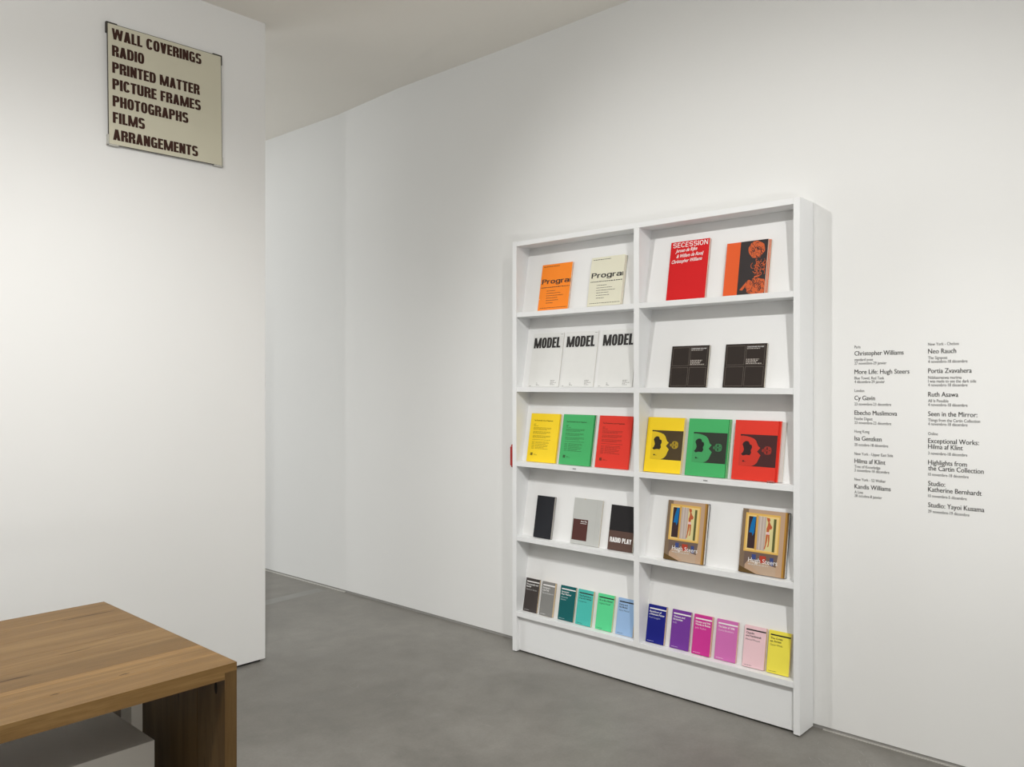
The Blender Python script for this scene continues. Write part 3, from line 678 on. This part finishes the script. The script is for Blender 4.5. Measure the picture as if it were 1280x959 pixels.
# small printed marks on the front edge of the third shelves
for py in (2.665, 1.898):
    ps = [[(XF - .0008, py - u, 1.050), (XF - .0008, py - u - .004, 1.050), (XF - .0008, py - u - .004, 1.0555), (XF - .0008, py - u, 1.0555)] for u in (0, .0055, .011, .0165)]
    local(bc, poly_mesh('shelf_marking', ps, C('grey_marking', 130, 130, 130), None))

# clear little stand tucked under the red portrait book
mg = bpy.data.materials.new('clear_acrylic'); mg.use_nodes = True; b = mg.node_tree.nodes['Principled BSDF']
b.inputs['Transmission Weight'].default_value = 0.9; b.inputs['Roughness'].default_value = 0.05; b.inputs['IOR'].default_value = 1.49; b.inputs['Base Color'].default_value = srgb(225, 220, 218)
ah = thing('acrylic_foot', 'small clear acrylic foot at the lower right corner of the red portrait book', 'holder', (3.379, 1.585, TOPZ[2]))
local(ah, box('base_plate', 3.377, 3.396, 1.560, 1.592, TOPZ[2] + .0004, TOPZ[2] + .0035, mg, None, .0008))
local(ah, box('front_lip', 3.377, 3.3795, 1.560, 1.592, TOPZ[2] + .0036, TOPZ[2] + .010, mg, None, .0008))

# ------------------------------------------------------------------ red fixture behind the bookcase
rf = thing('alarm_box', 'small red box on the wall half hidden behind the bookcase\u2019s left side', 'alarm', (3.53, 3.17, 1.077))
RB = paint('red_plastic', (176, 36, 30), 0.35)
bm = bmesh.new(); add_box(bm, 3.508, wall_x(3.17) - .001, 3.112, 3.2325, 1.0105, 1.145, 0.006)
local(rf, obj('case', bm, RB))
bm = bmesh.new(); add_box(bm, 3.494, 3.5075, 3.118, 3.2265, 1.022, 1.134, 0.005)
local(rf, obj('lid', bm, RB))

# ------------------------------------------------------------------ sign
SX0, SX1, SZ0, SZ1 = 1.5315, 2.0965, 2.617, 3.186
ph = 0.012
sg = thing('sign', 'square beige sign with dark brown capitals mounted high on the white wall', 'sign', (SX0, 3.958, SZ0), (0, -0.012, 0))
SW, SH = SX1 - SX0, SZ1 - SZ0 - .004
M_SIGN = paint('beige_enamel', (206, 202, 181), 0.30, 0.012, 3, 0, 200, 0.5)
M_EDGE = paint('dark_edge', (62, 56, 50), 0.5)
box('face_plate', 0.002, SW - .002, 0, .003, .002, SH - .002, M_SIGN, sg)
for a, b_, c_, d in ((0, .002, 0, SH), (SW - .002, SW, 0, SH), (0.002, SW - .002, 0, .002), (0.002, SW - .002, SH - .002, SH)):
    box('edge_strip', a, b_, -.0006, .006, c_, d, M_EDGE, sg)
box('backing', .01, SW - .01, .0035, .0165, .01, SH - .01, M_EDGE, sg)
BR = C('sign_brown', 62, 38, 30)
for s, z, wd in (('WALL COVERINGS', 3.1098, 1.9894), ('RADIO', 3.0308, 1.7009), ('PRINTED MATTER', 2.9528, 1.9777), ('PICTURE FRAMES', 2.8755, 1.9835),
                 ('PHOTOGRAPHS', 2.7966, 1.9172), ('FILMS', 2.7194, 1.7009), ('ARRANGEMENTS', 2.6396, 1.9661)):
    W_ = {'I': .245, 'W': .968, 'M': .856, 'E': .481, 'L': .46, 'F': .47, 'T': .5225, 'A': .627, 'V': .606}
    adv = lambda t: sum(W_.get(c, .26 if c == ' ' else .585) + .045 for c in t)
    k = (wd - 1.5515) / (adv(s) - .045); u = 0.0
    for word in s.split(' '):
        glyph_text('lettering', word, 1.5515 - SX0 + u * k, z - SZ0 + .0008, .0510, (adv(word) - .045) * k, BR, sg, .0007, s=.245, b=.175, gap=.045)
        u += adv(word + ' ')
CLR = C('clear_clip', 196, 195, 188)
for cx, cz, mm in ((0, SH, M_EDGE), (SW, SH, M_EDGE), (0, 0, CLR), (SW, 0, CLR)):
    bm = bmesh.new(); sx = 1 if cx == 0 else -1; sz = 1 if cz == 0 else -1
    def bb(xa, xb, za, zb): add_box(bm, min(xa, xb), max(xa, xb), -.0016, .015, min(za, zb), max(za, zb), .0006)
    bb(cx - sx * .0045, cx + sx * .045, cz - sz * .0045, cz + sz * .001)
    bb(cx - sx * .0045, cx + sx * .001, cz - sz * .0045, cz + sz * .045)
    obj('corner_clip', bm, mm, sg)

# ------------------------------------------------------------------ wall text
VINYL = C('dark_vinyl', 44, 42, 40)
def zpx(px, py):
    X = (px - 640) / F_PX; rx = 0.7364 + 0.6765 * X
    return 1.5 + (480 - py) / F_PX * (wall_x(1.2) - .0008) / rx
def column(loc_y, px, lines, label, widths={}):
    e = thing('wall_text', label, 'wall text', (wall_x(loc_y) - .0005, loc_y, 1.0), (0, 0, -math.pi / 2), 'exhibition listings on the wall')
    for s, py, big in lines:
        cap = .0185 if big else .0118
        z = zpx(px, py) - cap / 2
        k = 0.0133 * len(s) if big else 0.0082 * len(s)
        o = text('heading' if big else 'text_line', s, 0, z - 1.0, cap, VINYL, e, 0.0, width=widths.get(s), xs=0.84 if big else 0.775)
        bm = bmesh.new(); bm.from_mesh(o.data)          # a second, slightly shifted copy gives the letters their medium weight
        d_ = bmesh.ops.duplicate(bm, geom=list(bm.verts) + list(bm.edges) + list(bm.faces))
        for v in d_['geom']:
            if isinstance(v, bmesh.types.BMVert): v.co += Vector((.0008 if big else .0002, -.00004, .0002 if big else 0))
        bm.to_mesh(o.data); bm.free()
column(1.2672, 1069, [
 ('Paris', 434.4, 0), ('Christopher Williams', 442.4, 1), ('standard pose', 450.2, 0), ('27 novembre-29 janvier', 454.8, 0),
 ('More Life: Hugh Steers', 465.4, 1), ('Blue Towel, Red Tank', 473.2, 0), ('4 décembre-29 janvier', 477.8, 0),
 ('London', 488.9, 0), ('Cy Gavin', 498.0, 1), ('23 novembre-23 décembre', 505.6, 0), ('Ebecho Muslimova', 516.4, 1), ('Fatebe Digest', 523.8, 0), ('23 novembre-23 décembre', 528.8, 0),
 ('Hong Kong', 539.7, 0), ('Isa Genzken', 548.4, 1), ('20 octobre-18 décembre', 556.2, 0),
 ('New York - Upper East Side', 567.6, 0), ('Hilma af Klint', 576.6, 1), ('Tree of Knowledge', 583.6, 0), ('3 novembre-18 décembre', 588.3, 0),
 ('New York - 52 Walker', 599.6, 0), ('Kandis Williams', 608.4, 1), ('A Line', 615.5, 0), ('28 octobre-8 janvier', 620.0, 0)],
 'dark vinyl wall lettering, left column nearest the bookcase', {'Christopher Williams': .195, 'More Life: Hugh Steers': .217})
column(0.9800, 1161, [
 ('New York - Chelsea', 430.9, 0), ('Neo Rauch', 439.7, 1), ('The Signpost', 447.9, 0), ('4 novembre-18 décembre', 452.6, 0),
 ('Portia Zvavahera', 464.1, 1), ('Ndakaoneswa murima', 472.4, 0), ('I was made to see the dark side', 477.0, 0), ('4 novembre-18 décembre', 481.8, 0),
 ('Ruth Asawa', 493.5, 1), ('All Is Possible', 501.5, 0), ('4 novembre-18 décembre', 506.4, 0),
 ('Seen in the Mirror:', 517.8, 1), ('Things from the Cartin Collection', 525.6, 0), ('4 novembre-18 décembre', 530.4, 0),
 ('Online', 542.6, 0), ('Exceptional Works:', 551.4, 1), ('Hilma af Klint', 558.6, 1), ('3 novembre-18 décembre', 567.0, 0),
 ('Highlights from', 578.4, 1), ('the Cartin Collection', 585.6, 1), ('10 novembre-18 décembre', 593.4, 0),
 ('Studio:', 604.8, 1), ('Katherine Bernhardt', 612.2, 1), ('10 novembre-5 décembre', 620.2, 0),
 ('Studio: Yayoi Kusama', 631.6, 1), ('29 novembre-19 décembre', 639.6, 0)],
 'dark vinyl wall lettering, right column farther from the bookcase')

# ------------------------------------------------------------------ desk
M_KNOT = paint('brown_knot', (82, 62, 42), 0.7, 0.15, 60)
KNOTS = [(0.67, 2.333, .09, .009), (0.855, 2.446, .09, .004), (1.02, 2.793, .17, .008), (0.705, 2.1445, .024, .005), (0.875, 2.161, .028, .006), (1.00, 2.52, .09, .0025), (0.3, 2.45, .12, .008), (-.2, 2.7, .16, .006)]
dk = thing('desk', 'heavy oak desk with thick plank top and slab leg in the foreground', 'desk', (0.2, 2.48, 0))
Y0, Y1, XR, XL = 2.0345, 2.934, 1.1195, -0.72
top = local(dk, box('tabletop', XL + .037, 1.0835, 2.139, Y1 - .003, .7255, .7285, M_OAKX))
def under(par, o):
    o.parent = par; o.matrix_parent_inverse = par.matrix_parent_inverse.inverted() @ Matrix.Identity(4) if False else Matrix.Identity(4)
    o.location = (0, 0, 0); return o
# planks: children of the tabletop (the tabletop mesh is in world coordinates)
cuts = [Y0, 2.137, 2.151, 2.222, 2.250, 2.380, 2.500, 2.665, 2.810, Y1]
for i, (a, b_) in enumerate(zip(cuts, cuts[1:])):
    bm = bmesh.new()
    if i == 0:      # the front plank is the full 4 cm, notched over the slab legs
        pr = [(XL, .7287), (XL + .0358, .7287), (XL + .0358, .7105), (1.0847, .7105), (1.0847, .7287), (XR, .7287), (XR, .750), (XL, .750)]
        A = [bm.verts.new((x, a + .0002, z)) for x, z in pr]; B = [bm.verts.new((x, b_ - .0002, z)) for x, z in pr]
        bm.faces.new(A); bm.faces.new(B[::-1])
        for q in range(8): bm.faces.new((A[(q + 1) % 8], A[q], B[q], B[(q + 1) % 8]))
        bmesh.ops.recalc_face_normals(bm, faces=bm.faces)
    else: add_box(bm, XL, XR, a + .0002, b_ - .0002, .7287, .750, .0004)
    under(top, obj('plank', bm, M_OAKL if i in (1, 3) else M_OAKX))
    if i == len(cuts) - 2:
        bm = bmesh.new(); add_box(bm, XL + .036, 1.0845, 2.1375, Y1 - .001, .7105, .7252, .0007); under(top, obj('underside_board', bm, M_OAKX))
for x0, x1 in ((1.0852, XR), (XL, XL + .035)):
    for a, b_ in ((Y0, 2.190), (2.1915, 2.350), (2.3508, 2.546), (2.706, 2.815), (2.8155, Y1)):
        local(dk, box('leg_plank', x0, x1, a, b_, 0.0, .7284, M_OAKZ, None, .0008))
local(dk, box('cable_duct', 1.0745, 1.110, 2.602, 2.680, 0.0, .7100, M_BOXW, None, .001))
# knots and splits in the tabletop, long along the grain
for kx, ky, kl, kw in KNOTS:
    bm = bmesh.new(); n_ = 14
    vs = [bm.verts.new((kx + kl / 2 * math.cos(2 * math.pi * q / n_), ky + kw / 2 * math.copysign(abs(math.sin(2 * math.pi * q / n_)) ** 1.6, math.sin(2 * math.pi * q / n_)) * (1 + .35 * math.sin(q * 2.3)), .7502)) for q in range(n_)]
    bm.faces.new(vs); local(dk, obj('knot', bm, M_KNOT))
# knot hole in the leg
bm = bmesh.new()
vs = [bm.verts.new((1.0847, 2.083 + .008 * math.cos(a), .677 + .017 * math.sin(a))) for a in [2 * math.pi * i / 16 for i in range(16)]]
bm.faces.new(vs); local(dk, obj('knot', bm, M_DARK))

# white cabinet under the desk
cb = thing('cabinet', 'low white cabinet standing under the oak desk', 'cabinet', (0.5, 2.5, 0))
local(cb, box('top_panel', 0.0, 1.0095, 2.3040, 2.78, .484, .4995, M_BOXW, None, .0008))
local(cb, box('side_panel', 0.994, 1.0095, 2.304, 2.78, .0, .4835, M_BOXW, None, .0008))
local(cb, box('side_panel', 0.0, .0155, 2.304, 2.78, .0, .4835, M_BOXW, None, .0008))
local(cb, box('front_panel', 0.0, 1.0095, 2.2885, 2.3035, .0, .4995, M_BOXW, None, .0008))
